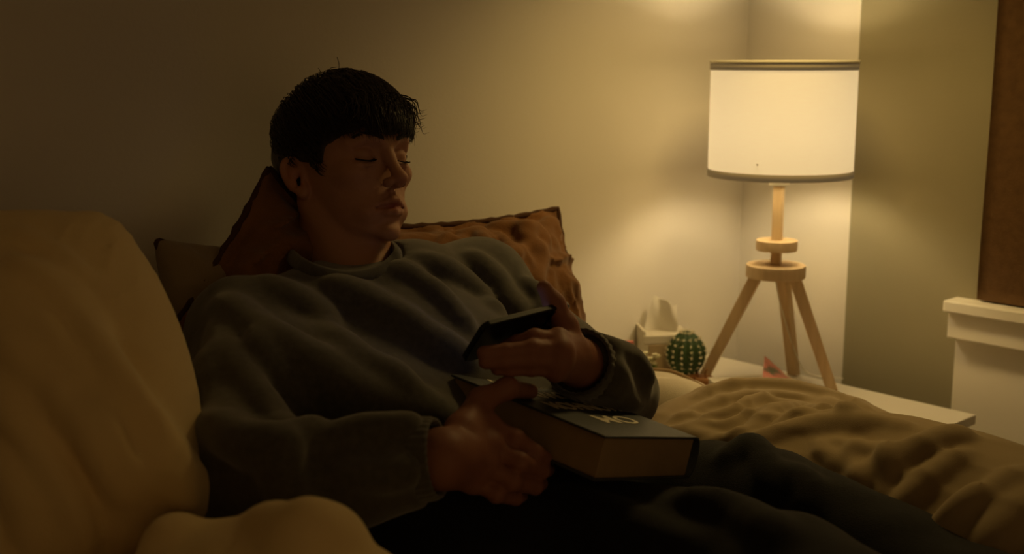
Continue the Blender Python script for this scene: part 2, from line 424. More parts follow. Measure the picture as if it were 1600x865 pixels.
# ================================================================= PILLOWS
def frame(xdir, zdir):
    x = nrm(xdir); z = nrm(np.asarray(zdir)-x*(np.asarray(zdir)@x)); return np.array([x, np.cross(z, x), z])
def pillow(c, A, hw, hh, T, h, wr=.006, seed=0, flange=0, p=4.0, sag=0, ex=.45, px_folds=(), tl=1.0, rnd=0):
    """cushion: A rows = width axis, height axis, thickness axis; returns points and quads"""
    c = np.asarray(c, float); A = np.asarray(A, float); R = math.hypot(hw, hh)+flange+.02
    ext = np.abs(A[0])*(hw+flange)+np.abs(A[1])*(hh+flange)+np.abs(A[2])*T+.03
    V = Vol(c-ext, c+ext, h)
    def fn(X, Y, Z):
        x, y, z = X-c[0], Y-c[1], Z-c[2]
        u = (x*A[0, 0]+y*A[0, 1]+z*A[0, 2])/hw; v = (x*A[1, 0]+y*A[1, 1]+z*A[1, 2])/hh; q = x*A[2, 0]+y*A[2, 1]+z*A[2, 2]
        # corners drawn out, sides pulled in
        u2 = u/(1-.07*(1-v*v).clip(0, 1)); v2 = v/(1-.07*(1-u*u).clip(0, 1))
        if rnd: u2 = u*np.sqrt(np.maximum(1-rnd*.5*np.clip(v, -1, 1)**2, .05))**-1; v2 = v*np.sqrt(np.maximum(1-rnd*.5*np.clip(u, -1, 1)**2, .05))**-1
        w_ = (1-np.abs(u2).clip(0, 1)**p)*(1-np.abs(v2).clip(0, 1)**p)
        t = T*(w_**ex)*(1-sag*v)
        d = np.abs(q)-t
        e = np.maximum(np.abs(u2)-1, np.abs(v2)-1)*min(hw, hh)
        d = np.where(e > 0, np.maximum(np.abs(q), e), d)
        if flange:
            fl = np.maximum(np.maximum((np.abs(u2)-1)*hw, (np.abs(v2)-1)*hh)-flange, np.abs(q+.004*np.sin(u*19+v*13))-.0045)
            d = np.minimum(d, fl)
        return d*.7
    V.op(fn, c-ext+.03, c+ext-.03, .002)
    if wr:
        def wf(pp):
            r = pp-c; u = r@A[0]/hw; v = r@A[1]/hh
            q = np.stack([u*3.1+seed, v*3.1+seed*.7, np.full_like(u, seed*1.3)], -1); wp_ = noise(q)*.9; q2 = np.stack([u*7+wp_*2+seed, v*4-wp_*2, wp_+seed], -1)
            n1 = 1-np.abs(noise(q2)); n2 = 1-np.abs(noise(q2*2.3+5)); mx = np.maximum(np.abs(u), np.abs(v)); edge = (.35+.65*np.clip(mx, 0, 1)**2)*np.clip((.97-mx)/.08, 0, 1)
            return wr*edge*(n1**3*1.2+.5*n2**3-.5)*tl
        V.disp(wf, .03)
    for f_ in px_folds: V.fold(*f_)
    return V.mesh(2)

# big ochre pillow in the foreground, leaning on the bed head
fw = nrm(.80*NV-.25*UV+.30*ZV)
fw = nrm(.62*NV-.55*UV+.28*ZV)
A1 = frame(nrm(-UV*.75-NV*.6-ZV*.22), fw)
c1 = P(-98, 698, 1.15)
v, f = pillow(c1, A1, .27, .235, .14, .0055, .005, 3, 0, 2.4, 0, .5, rnd=.95, px_folds=[
    ([(0, 440), (60, 520), (120, 580), (200, 660), (260, 720), (320, 790)], .015, .028),
    ([(40, 420), (110, 470), (180, 590), (250, 690), (290, 760)], .010, .02),
    ([(0, 520), (70, 590), (150, 690), (190, 790), (200, 850)], .012, .022),
    ([(0, 590), (50, 660), (90, 760), (110, 850)], .013, .022),
    ([(90, 600), (140, 680), (230, 740), (300, 800)], .010, .018),
    ([(0, 700), (40, 760), (60, 850)], .012, .02),
    ([(130, 640), (180, 740), (240, 800)], .010, .018),
    ([(10, 400), (70, 440), (140, 520), (200, 600), (250, 660)], .007, .012), ([(20, 360), (90, 400), (150, 450)], .006, .012),
    ([(170, 600), (210, 680), (265, 745), (310, 790)], .007, .011), ([(0, 640), (60, 700), (120, 800), (140, 860)], .008, .013),
    ([(60, 500), (110, 560), (160, 640), (200, 720)], .006, .011), ([(200, 720), (240, 760), (300, 790)], .006, .010)])
tag(mk('pillow', v, f, M['ochre']), 'large ochre pillow standing in the left foreground', 'pillow', 'pillows on the bed')
# beige pillow behind it with dark piped corner
A2 = frame(nrm(-UV+.15*ZV), nrm(NV+.35*ZV))
c2 = P(240, 372, 1.50)-A2[0]*.19+A2[1]*.165
v, f = pillow(c2, A2, .19, .165, .06, .005, .006, 9, 0, 3.5)
bp = mk('pillow', v, f, M['beige']); tag(bp, 'dull beige pillow between the ochre pillow and the rust cushion', 'pillow', 'pillows on the bed')
cr = [c2+A2[0]*a*.19*.97-A2[1]*b*.165*.97 for a, b in ((.2, .93), (.6, .94), (.9, .98), (1.0, 1.0), (.98, .9), (.94, .6), (.93, .2))]
v, f = tube(catmull(cr, 5), .005, 8); mk('piping', v, f, M['rustdark'], bp)

def cushion(name, c, A, hw, hh, T, seed, label, folds=(), wr=.015):
    v, f = pillow(c, A, hw, hh, T, .0045, wr, seed, .016, 3.0, 0, .5, folds)
    o = mk(name, v, f, M['rust']); tag(o, label, 'cushion', 'rust cushions at the bed head')
    # stitched seam running round the flange
    ring = []
    for k in range(161):
        t = k/160*4; sd = int(t) % 4; q = t-int(t); a, b = [(-1+2*q, 1), (1, 1-2*q), (1-2*q, -1), (-1, -1+2*q)][sd]
        uu = a*(1-.07*(1-b*b)); vv = b*(1-.07*(1-a*a))
        ring.append(c+A[0]*uu*(hw+.016)+A[1]*vv*(hh+.016)+A[2]*(.0012*math.sin(k*1.9)))
    v, f = tube(ring, [.0045+.001*math.sin(k*2.3) for k in range(161)], 8); mk('seam', v, f, M['rustdark'], o)
    return o
A3 = frame(nrm(UV-.04*ZV), nrm(NV+.42*ZV))
c3 = P(870, 328, 2.0)-A3[0]*.258-A3[1]*.228
cushion('cushion', c3, A3, .245, .215, .10, 21, 'crumpled rust linen cushion leaning on the wall beyond his shoulder', [
    ([(866, 345), (820, 372), (785, 420), (775, 460)], .009, .015), ([(858, 352), (842, 400), (838, 450)], .009, .014),
    ([(800, 350), (770, 364), (740, 395)], .008, .013), ([(850, 347), (810, 356), (760, 358), (720, 374)], .008, .013), ([(745, 362), (760, 385), (755, 405)], .007, .012), ([(690, 372), (720, 385), (735, 400)], .007, .012), ([(815, 362), (830, 390), (815, 430)], .007, .012), ([(780, 365), (800, 395), (805, 425)], .006, .012),
    ([(700, 365), (690, 385), (680, 395)], .004, .012), ([(845, 380), (800, 400), (760, 440)], .005, .014)])
ea = nrm(-UV*.70-.70*ZV+NV*.15); eb = UV*.70-.70*ZV+NV*.05; eb = nrm(eb-ea*(eb@ea))
A4 = np.array([eb, -ea, np.cross(eb, -ea)])
c4 = P(420, 262, 1.585)+(ea+eb)*.216
cushion('cushion', c4, A4, .20, .20, .075, 33, 'rust linen cushion tucked behind his neck with one corner up')

# ================================================================= PERSON
HZ = 60
SH_R = P(378, 522, 1.43); EL_R = P(392, 742, 1.17); WR_R = P(672, 716, 1.135)
SH_L = P(748, 452, 1.68); EL_L = P(968, 612, 1.50); WR_L = P(905, 566, 1.345)
NB = P(540, 425, 1.57); HIP = P(775, 785, 1.37)
TU = nrm(NB-HIP); TL = SH_L-SH_R; TL = nrm(TL-TU*(TL@TU)); TF = np.cross(TL, TU)
TA = np.array([TF, TL, TU])
# ---- head frame
HAZ = math.radians(48); HP = math.radians(-14.5); HR = math.radians(-5.5)
hf = np.array([math.sin(HAZ)*math.cos(HP), -math.cos(HAZ)*math.cos(HP), -math.sin(HP)])
hl = nrm(np.cross(ZV, hf)); hu = np.cross(hf, hl)
hl, hu = hl*math.cos(HR)+hu*math.sin(HR), hu*math.cos(HR)-hl*math.sin(HR)
HM = np.array([hf, hl, hu])           # rows: forward, left, up
HS = .935
HO = np.array([-.226, 1.600, .9565])
def hw_(p): return HO+HS*(np.asarray(p, float)@HM)
def build_head():
    lo = HO-np.array([.15, .15, .19]); hi = HO+np.array([.17, .15, .17]); V = Vol(lo, hi, .0021)
    A = HM
    def E(c, r, k=.01, mode='u', rot=None):
        AA = A if rot is None else np.asarray(rot)@A
        V.ell(hw_(c), np.array(r)*HS, AA, k*HS, mode)
    def Cn(pts, rad, k=.01, mode='u'): V.chain([hw_(p) for p in pts], np.array(rad)*HS if np.ndim(rad) else rad*HS, k*HS, mode)
    E((-.004, 0, .047), (.093, .074, .086))
    zz = [-.115, -.107, -.10, -.092, -.08, -.065, -.05, -.03, -.01, .01, .03, .06, .09, .12]
    xp = [.045, .066, .077, .0835, .084, .088, .0895, .0885, .0890, .0905, .0965, .0960, .080, .050]
    wd = [.020, .030, .037, .042, .0485, .0545, .0590, .0645, .0685, .0700, .0705, .070, .062, .045]
    def face(X, Y, Z):
        x, y, z = (X-HO[0])/HS, (Y-HO[1])/HS, (Z-HO[2])/HS
        a = x*HM[0, 0]+y*HM[0, 1]+z*HM[0, 2]; b = np.abs(x*HM[1, 0]+y*HM[1, 1]+z*HM[1, 2]); c = x*HM[2, 0]+y*HM[2, 1]+z*HM[2, 2]
        xf = np.interp(c, zz, xp); wf = np.interp(c, zz, wd); xb = .012; p = 2.35
        g = ((b/wf)**p+(np.maximum(a-xb, 0)/(xf-xb))**p)**(1/p)-1
        d = g*np.minimum(wf, .06)*.9
        low = np.interp(a, [-.02, .0, .02, .05, .075, .09], [-.045, -.056, -.073, -.095, -.106, -.107])-c
        h = np.maximum(.02-np.abs(d-low), 0)/.02; d = np.maximum(d, low)+h*h*.005
        d = np.maximum(d, -.012-a)
        return np.maximum(d, c-.115)*HS
    V.op(face, HO-.16, HO+.16, .018)
    for sd in (-1, 1):
        E((.062, sd*.046, -.006), (.022, .016, .015), .014)   # cheekbone
        Cn([(.074, sd*.050, .035), (.089, sd*.035, .0400), (.0965, sd*.014, .0350)], [.006, .0075, .0070], .012)      # brow
        E((.070, sd*.030, -.062), (.014, .010, .012), .012)
    E((.0755, 0, -.055), (.0185, .027, .024), .012)            # muzzle
    E((.0815, 0, -.0925), (.0120, .0150, .0125), .010)        # chin
    for sd in (-1, 1):
        E((.1005, sd*.0315, 0.0195), (.0135, .0190, .0115), .010, 's')   # socket
        E((.0770, sd*.0320, 0.0175), (.0140, .0150, .0125), .004)     # lid over the eyeball
        Cn([(.0790, sd*.0470, 0.0115), (.0880, sd*.0400, 0.0080), (.0915, sd*.0320, 0.0070), (.0895, sd*.0230, 0.0090), (.0860, sd*.0185, 0.0115)], .0017, .0015, 's')
        Cn([(.0820, sd*.0450, 0.0045), (.0895, sd*.0350, 0.0020), (.0880, sd*.0240, 0.0035)], .0022, .005)     # lower lid
        Cn([(.0790, sd*.0480, 0.0245), (.0895, sd*.0340, 0.0270), (.0880, sd*.0200, 0.0240)], .0010, .003, 's')  # crease above
    Cn([(.0915, 0, .030), (.0985, 0, .011), (.1115, 0, -.014)], [.0085, .0072, .0090], .009)     # nose bridge
    E((.1170, 0, -.0215), (.0110, .0105, .0098), .006)
    for sd in (-1, 1):
        E((.1030, sd*.0118, -.0255), (.0112, .0062, .0074), .005)
        E((.1085, sd*.0062, -.0330), (.0065, .0032, .0040), .003, 's')
        Cn([(.0945, sd*.0190, -.0230), (.0950, sd*.0205, -.031), (.0890, sd*.026, -.042)], [.0015, .0012, .0006], .004, 's')
    Cn([(.1000, 0, -.0300), (.1120, 0, -.0310)], [.0045, .0045], .004)
    Cn([(.0955, -.0035, -.036), (.0985, -.0040, -.0460)], .0022, .004); Cn([(.0955, .0035, -.036), (.0985, .0040, -.0460)], .0022, .004)
    Cn([(.0820, -.0240, -.0570), (.0935, -.0125, -.0520), (.0990, -.0035, -.0495), (.0985, 0, -.0502), (.0990, .0035, -.0495), (.0935, .0125, -.0520), (.0820, .0240, -.0570)], [.0026, .0044, .0048, .0046, .0048, .0044, .0026], .004)
    Cn([(.0820, -.0225, -.0600), (.0925, -.0115, -.0650), (.0965, 0, -.0662), (.0925, .0115, -.0650), (.0820, .0225, -.0600)], [.0026, .0050, .0056, .0050, .0026], .004)
    Cn([(.0830, -.0270, -.0585), (.0965, -.0130, -.0580), (.1035, 0, -.0575), (.0965, .0130, -.0580), (.0830, .0270, -.0585)], [.0016, .0022, .0022, .0022, .0016], .002, 's')
    E((.0950, 0, -.0790), (.0060, .016, .0045), .006, 's')
    # ears
    for sd in (-1, 1):
        tw = math.radians(33)
        ef = np.array([-math.cos(tw), sd*math.sin(tw), 0]); eu = np.array([-.20, 0, .98]); ee = nrm(np.cross(ef, eu)); eu = nrm(eu)
        def Q(a, b, c=0): a *= .88; b *= .84; return np.array([-.003, sd*.0755, .001])+ef*a+eu*b+ee*c*(-sd if ee[1]*sd < 0 else sd)*1.0
        rim = [(-.001, .012), (.002, .026), (.012, .034), (.024, .032), (.031, .020), (.030, .004), (.024, -.010), (.015, -.022), (.008, -.030), (.003, -.026), (.001, -.014)]
        E(Q(.015, .006), (.015, .0040, .0245), .004, rot=np.array([ef, np.cross(eu, ef), eu]))
        Cn([Q(a, b) for a, b in catmull(rim, 3)], .0036, .004)
        E(Q(.011, -.004)+np.array([.003, sd*.0045, 0]), (.0085, .0080, .0115), .003, 's', rot=np.array([ef, np.cross(eu, ef), eu]))
        Cn([Q(a, b)+np.array([.0025, sd*.0038, 0]) for a, b in catmull([(.006, .024), (.014, .027), (.022, .024), (.0255, .014), (.024, .002)], 3)], .0026, .002, 's')
        Cn([Q(.014, .018), Q(.0185, .008), Q(.017, -.008)], .0028, .003)
        E(Q(.007, -.026), (.007, .0045, .0075), .005, rot=np.array([ef, np.cross(eu, ef), eu]))
        Cn([Q(-.001, .004), Q(.002, -.006)], .0034, .004)
    # neck
    nb = NB-TU*.03
    V.chain([hw_((-.022, 0, -.01)), hw_((-.026, 0, -.065)), nb+TF*.005], [.056, .054, .060], .018)
    V.chain([hw_((.02, 0, -.072)), (hw_((.02, 0, -.085))+nb+TF*.03)/2, nb+TF*.028-TU*.02], [.020, .021, .022], .014)
    for sd in (-1, 1): V.cap(hw_((-.022, sd*.056, -.03)), nb+TF*.035+TL*sd*.016-TU*.01, .013, .011, .02)
    return V.mesh(1)
def hand_vol(V, wrist, mcps, fingers, thumb, palm_r=.0125, arm=None, rs=None):
    """palm between wrist and knuckles, four fingers and a thumb as joint chains"""
    k = .012
    wc = np.mean(mcps, 0)
    V.cap(wrist, wrist*.45+wc*.55, .024, .021, k)
    for i, m_ in enumerate(mcps):
        off = (m_-wc)*.45
        V.cap(wrist+off, m_, .0155, .0115, k)
    for i in range(3): V.cap(mcps[i], mcps[i+1], .011, .0105, k)
    base = [.0098, .0100, .0095, .0083]
    for i, ch in enumerate(fingers):
        r0 = base[i]; pts = [mcps[i]]+list(ch); rad = [r0*1.08, r0, r0*.93, r0*.80][:len(pts)]
        V.chain(pts, rad, .003)
        if len(pts) > 2: V.ell(pts[1], (r0*1.1,)*3, None, .004)
    V.chain(thumb, [.0175, .0135, .0112, .0088][:len(thumb)], .010)
    V.cap(thumb[0], mcps[0]*.6+wrist*.4, .015, .012, .014)
    if arm is not None: V.cap(wrist, arm, .024, .028, .02)

# ---- book lying in the lap (its place sets the hands)
bA = P(705, 584, 1.335); bB = P(947, 681, 1.172); bD = P(1105, 688, 1.292)
bE1 = nrm(bB-bA); bE2 = (bD-bB); bL = np.linalg.norm(bB-bA); bE2 = nrm(bE2-bE1*(bE2@bE1)); bW = (bD-bB)@bE2; bE3 = np.cross(bE1, bE2)
if bE3[2] < 0: bE3 = -bE3
bT = .050
def BK(a, b, c): return bA+bE1*a+bE2*b+bE3*c        # a along the long edge, b towards the spine, c above the cover
def onb(px, py, up):
    """point above the book's cover seen at a pixel"""
    o = np.array([0, 0, CZ]); d = P(px, py, 1.0)-o; t = ((bA+bE3*up-o)@bE3)/(d@bE3); return o+d*t
def right_hand():
    w_ = WR_R+np.array([.012, 0, 0])
    mc = [P(764, 664, 1.205), P(768, 697, 1.182), P(759, 728, 1.168), P(740, 752, 1.165)]
    V = Vol(np.array([-.16, 1.05, .58]), np.array([.10, 1.36, .80]), .0021)
    def U(a, b, c=-bT-.012): return BK(a, b, c)
    fg = [[P(806, 686, 1.192), P(838, 708, 1.200), P(852, 716, 1.215)],
          [P(812, 722, 1.175), P(846, 735, 1.205), P(856, 733, 1.235)],
          [P(800, 752, 1.165), P(836, 760, 1.195), P(846, 755, 1.230)],
          [P(776, 772, 1.160), P(806, 778, 1.185), P(816, 774, 1.210)]]
    th = [P(722, 672, 1.180), P(752, 626, 1.225), onb(793, 606, .014), onb(829, 611, .008)]
    hand_vol(V, w_, mc, fg, th, arm=WR_R+(EL_R-WR_R)*.3)
    return V.mesh(1)
# ---- phone
ph_c = P(808, 517, 1.305)
ph_x = nrm(P(872, 500, 1.350)-P(748, 532, 1.265)); ph_n = nrm(np.array([-.42, .62, .62])); ph_n = nrm(ph_n-ph_x*(ph_n@ph_x)); ph_y = np.cross(ph_n, ph_x)
if ph_y[2] < 0: ph_y = -ph_y
def left_hand():
    mc = [P(872, 530, 1.285), P(876, 548, 1.268), P(874, 564, 1.262), P(868, 578, 1.264)]
    V = Vol(np.array([-.08, 1.20, .68]), np.array([.13, 1.42, .90]), .0021)
    bk = -ph_n
    fg = [[P(836, 528, 1.272), P(808, 535, 1.276), P(790, 541, 1.282)],
          [P(832, 545, 1.256), P(790, 549, 1.248), P(756, 551, 1.242)],
          [P(830, 561, 1.250), P(788, 564, 1.242), P(758, 566, 1.240)],
          [P(830, 575, 1.254), P(798, 577, 1.248), P(776, 577, 1.246)]]
    th = [P(893, 548, 1.315), P(884, 510, 1.325), P(866, 474, 1.330), P(850, 449, 1.330)]
    hand_vol(V, WR_L, mc, fg, th, arm=WR_L+(EL_L-WR_L)*.3)
    return V.mesh(1)
def under_body():
    V = Vol(np.array([-.48, .95, .44]), np.array([.75, 1.85, .92]), .009)
    V.ell(NB-TU*.20, (.075, .14, .17), TA, .02); V.ell(HIP, (.08, .13, .10), TA, .05); V.ell(NB-TU*.34, (.075, .12, .12), TA, .05)
    V.chain([SH_R, EL_R, WR_R], [.042, .036, .026], .03); V.chain([SH_L, EL_L, WR_L], [.042, .036, .026], .03)
    V.cap(SH_R, SH_L, .045, .045, .04); V.cap(NB-TU*.08, NB+TU*.03, .055, .05, .04)
    a, r_ = tops([(1000, 735, 1.46, .06), (1200, 745, 1.38, .055), (1400, 830, 1.265, .05), (1560, 900, 1.15, .045)]); V.chain([HIP+TL*.08]+a, [.07]+r_, .04)
    a, r_ = tops([(1000, 800, 1.29, .06), (1200, 845, 1.16, .055), (1400, 940, 1.0, .05)]); V.chain([HIP-TL*.08]+a, [.07]+r_, .04)
    return V.mesh(2)
parts = [build_head(), right_hand(), left_hand(), under_body()]
allv = []; allf = []; off = 0
for v, f in parts: allv.append(v); allf.append(f+off); off += len(v)
hv = np.concatenate(allv); hfaces = np.concatenate(allf)
PB = np.array([HIP[0], HIP[1], .46])
person = mk('person', hv, hfaces, M['skin'], None, True, PB)
tag(person, 'young man in dark sweatshirt reclining in bed, eyes down, phone in hand', 'person')
# skin tone: lips, nose and knuckles a little redder
loc = (hv-HO)@HM.T/HS
tone = np.tile(np.array([.42, .215, .125]), (len(hv), 1))
def spot(c, r, col, amt):
    g = np.exp(-(((loc-np.array(c))/np.array(r))**2).sum(1))*amt; tone[:] = tone*(1-g[:, None])+np.array(col)*g[:, None]
spot((.096, 0, -.0585), (.02, .022, .0085), (.27, .065, .045), .95)
spot((.118, 0, -.024), (.014, .014, .012), (.42, .15, .085), .5)
spot((-.02, -.08, .0), (.03, .02, .035), (.42, .14, .075), .5)
nh = len(parts[0][0]); tone[nh:] = np.array([.29, .125, .080])
ca = person.data.color_attributes.new('tone', 'FLOAT_COLOR', 'POINT')
ca.data.foreach_set('color', np.concatenate([tone, np.ones((len(tone), 1))], 1).astype(np.float32).ravel())

# ---- hair
def hair():
    c0 = np.array([0, 0, .047]); rad = np.array([.101, .0785, .0895])
    V = Vol(HO-np.array([.16, .16, .12]), HO+np.array([.17, .16, .20]), .003)
    V.ell(hw_(c0+[-.004, 0, .006]), (rad+[.006, .004, .012])*HS, HM, .005)
    V.ell(hw_((.034, 0, .086)), np.array([.062, .064, .044])*HS, HM, .03)
    V.ell(hw_((-.054, 0, .035)), np.array([.064, .074, .080])*HS, HM, .02)
    # cut away everything in front of and below the hairline
    def cut(X, Y, Z):
        x, y, z = X-HO[0], Y-HO[1], Z-HO[2]
        a = (x*HM[0, 0]+y*HM[0, 1]+z*HM[0, 2])/HS; b = np.abs(x*HM[1, 0]+y*HM[1, 1]+z*HM[1, 2])/HS; c = (x*HM[2, 0]+y*HM[2, 1]+z*HM[2, 2])/HS
        line = np.interp(a, [-.12, -.085, -.05, -.028, -.012, .008, .022, .034, .045, .07, .10, .12], [-.06, -.06, -.045, -.018, .026, .020, -.010, -.004, .032, .042, .042, .042]).astype(np.float32)
        return (c-line)*.6
    sl = V.d; X = V.ax[0][:, None, None]; Y = V.ax[1][None, :, None]; Z = V.ax[2][None, None, :]
    V.d = np.maximum(V.d, -cut(X, Y, Z)).astype(np.float32)
    V.disp(lambda p: .0012*noise(p*60)+.0008*noise(p*200), .02)
    v, f = V.mesh(1); h_ = mk('hair', v, f, M['hair'], person)
    K = nrm(np.array([-.55, .05, .85])); st = []
    rg = random.Random(5)
    cnt = 0
    while cnt < 8000:
        q = np.array([rg.gauss(0, 1), rg.gauss(0, 1), rg.gauss(.35, 1)]); q = nrm(q); p = c0+rad*q
        if p[0] > .085 and p[2] < .085: continue
        line = np.interp(p[0], [-.12, -.085, -.05, -.028, -.012, .008, .022, .034, .045, .07, .10], [-.055, -.055, -.04, -.008, .042, .036, .008, .014, .05, .076, .085])
        if p[2] < line: continue
        top = max(0, min(1, (p[2]-.055)/.05)); front = max(0, min(1, (p[0]+.02)/.09))
        Ls = .019+.046*top+.009*top*front-.004*front*(1-top); Ls *= rg.uniform(.75, 1.1)
        tdir = q-K+np.array([.25*top, rg.gauss(0, .12*(.3+top)), rg.gauss(0, .08)]); tdir = tdir-q*(tdir@q)
        if np.linalg.norm(tdir) < .05: tdir = np.cross(q, [rg.gauss(0, 1), rg.gauss(0, 1), .1])
        tdir = nrm(tdir); pts = []; ph = rg.uniform(0, 6.28); sidev = np.cross(q, tdir); amp = .0006+.0045*top*front; lift = rg.uniform(.3, 1.0)
        n = 7
        for i in range(n):
            t = i/(n-1); an = Ls*t/.092; d = q*math.cos(an)+tdir*math.sin(an)
            offr = .004+(.009+.012*top*(1-.5*front))*lift*math.sin(min(1, t*1.15)*math.pi*.75)+(.006*top*front*t*t)
            pp = c0+rad*d+nrm(d/rad)*offr+sidev*amp*math.sin(ph+t*5.5)*t
            pts.append(hw_(pp))
        r0 = rg.uniform(.00035, .0008)
        st.append(tube(pts, [r0, r0*1.1, r0*1.1, r0, r0*.8, r0*.55, r0*.15], 3, False)); cnt += 1
    for k in range(420):     # curling fringe over the forehead
        yy = rg.uniform(-.055, .055); z0 = .104+rg.uniform(-.012, .012); x0 = .064+rg.uniform(-.010, .008)-abs(yy)*.25
        cl = rg.uniform(-1, 1); out_ = rg.uniform(.002, .018); dz = rg.uniform(.028, .046)
        pts = [(x0, yy, z0), (x0+.018+out_*.5, yy+.004*cl, z0-.006), (x0+.034+out_, yy+.010*cl, z0-dz*.45), (x0+.037+out_*.8, yy+.015*cl, z0-dz*.85), (x0+.034+out_*.9, yy+.022*cl, z0-dz), (x0+.038+out_*1.1, yy+.028*cl, z0-dz*.97)]
        pts = catmull([hw_(p) for p in pts], 3); n = len(pts); r0 = rg.uniform(.0004, .0010)
        st.append(tube(pts, [r0*(1-.85*(i/(n-1))**2) for i in range(n)], 4, False))
    for a in ([(-.03, .0, .150), (-.02, -.01, .163), (-.012, -.02, .166)], [(.005, 0, .152), (.012, 0, .165), (.012, -.002, .178)], [(-.02, 0, .15), (-.005, -.005, .164), (.012, -.005, .163)]):
        st.append(tube(catmull([hw_(p) for p in a], 4), .0005, 4, False))
    v, f = join(st); o = mk('hair_strands', v, f, M['hair'], h_); o['kind'] = 'stuff'
    for sd in (-1, 1):
        br = []
        for k in range(150):
            t = rg.random(); p0 = np.array([np.interp(t, [0, .6, 1], [.1050, .1005, .0868]), sd*(.011+.037*t), .0365+.0075*math.sin(t*2.4)+rg.uniform(-.0035, .0035)*(1-.5*t)])
            d = np.array([-.15, sd*.8, .45-.7*t]); d = nrm(d)*rg.uniform(.006, .010)
            br.append(tube([hw_(p0), hw_(p0+d*.5+[.0012, 0, 0]), hw_(p0+d)], [.0005, .0005, .0001], 4, False))
        v, f = join(br); mk('eyebrow', v, f, M['hair'], person)
        ls = []
        for k in range(26):
            t = k/25; p0 = np.array([np.interp(t, [0, .15, .45, .72, 1], [.0865, .0900, .0920, .0885, .0795]), sd*(.0185+.0285*t), .009+np.interp(t, [0, .15, .45, .72, 1], [.0025, 0, -.0020, -.0010, .0025])])
            ls.append(tube([hw_(p0), hw_(p0+[.004, sd*.001, -.0022]), hw_(p0+[.0075, sd*.002*t, -.0022])], [.0006, .0004, .0001], 4, False))
        ls.append(tube(catmull([hw_(p) for p in ((.0865, sd*.0185, .0115), (.0900, sd*.023, .0090), (.0920, sd*.032, .0070), (.0885, sd*.040, .0080), (.0795, sd*.047, .0115))], 4), .0008, 6))
        v, f = join(ls); mk('eyelashes', v, f, M['black'], person)
hair()

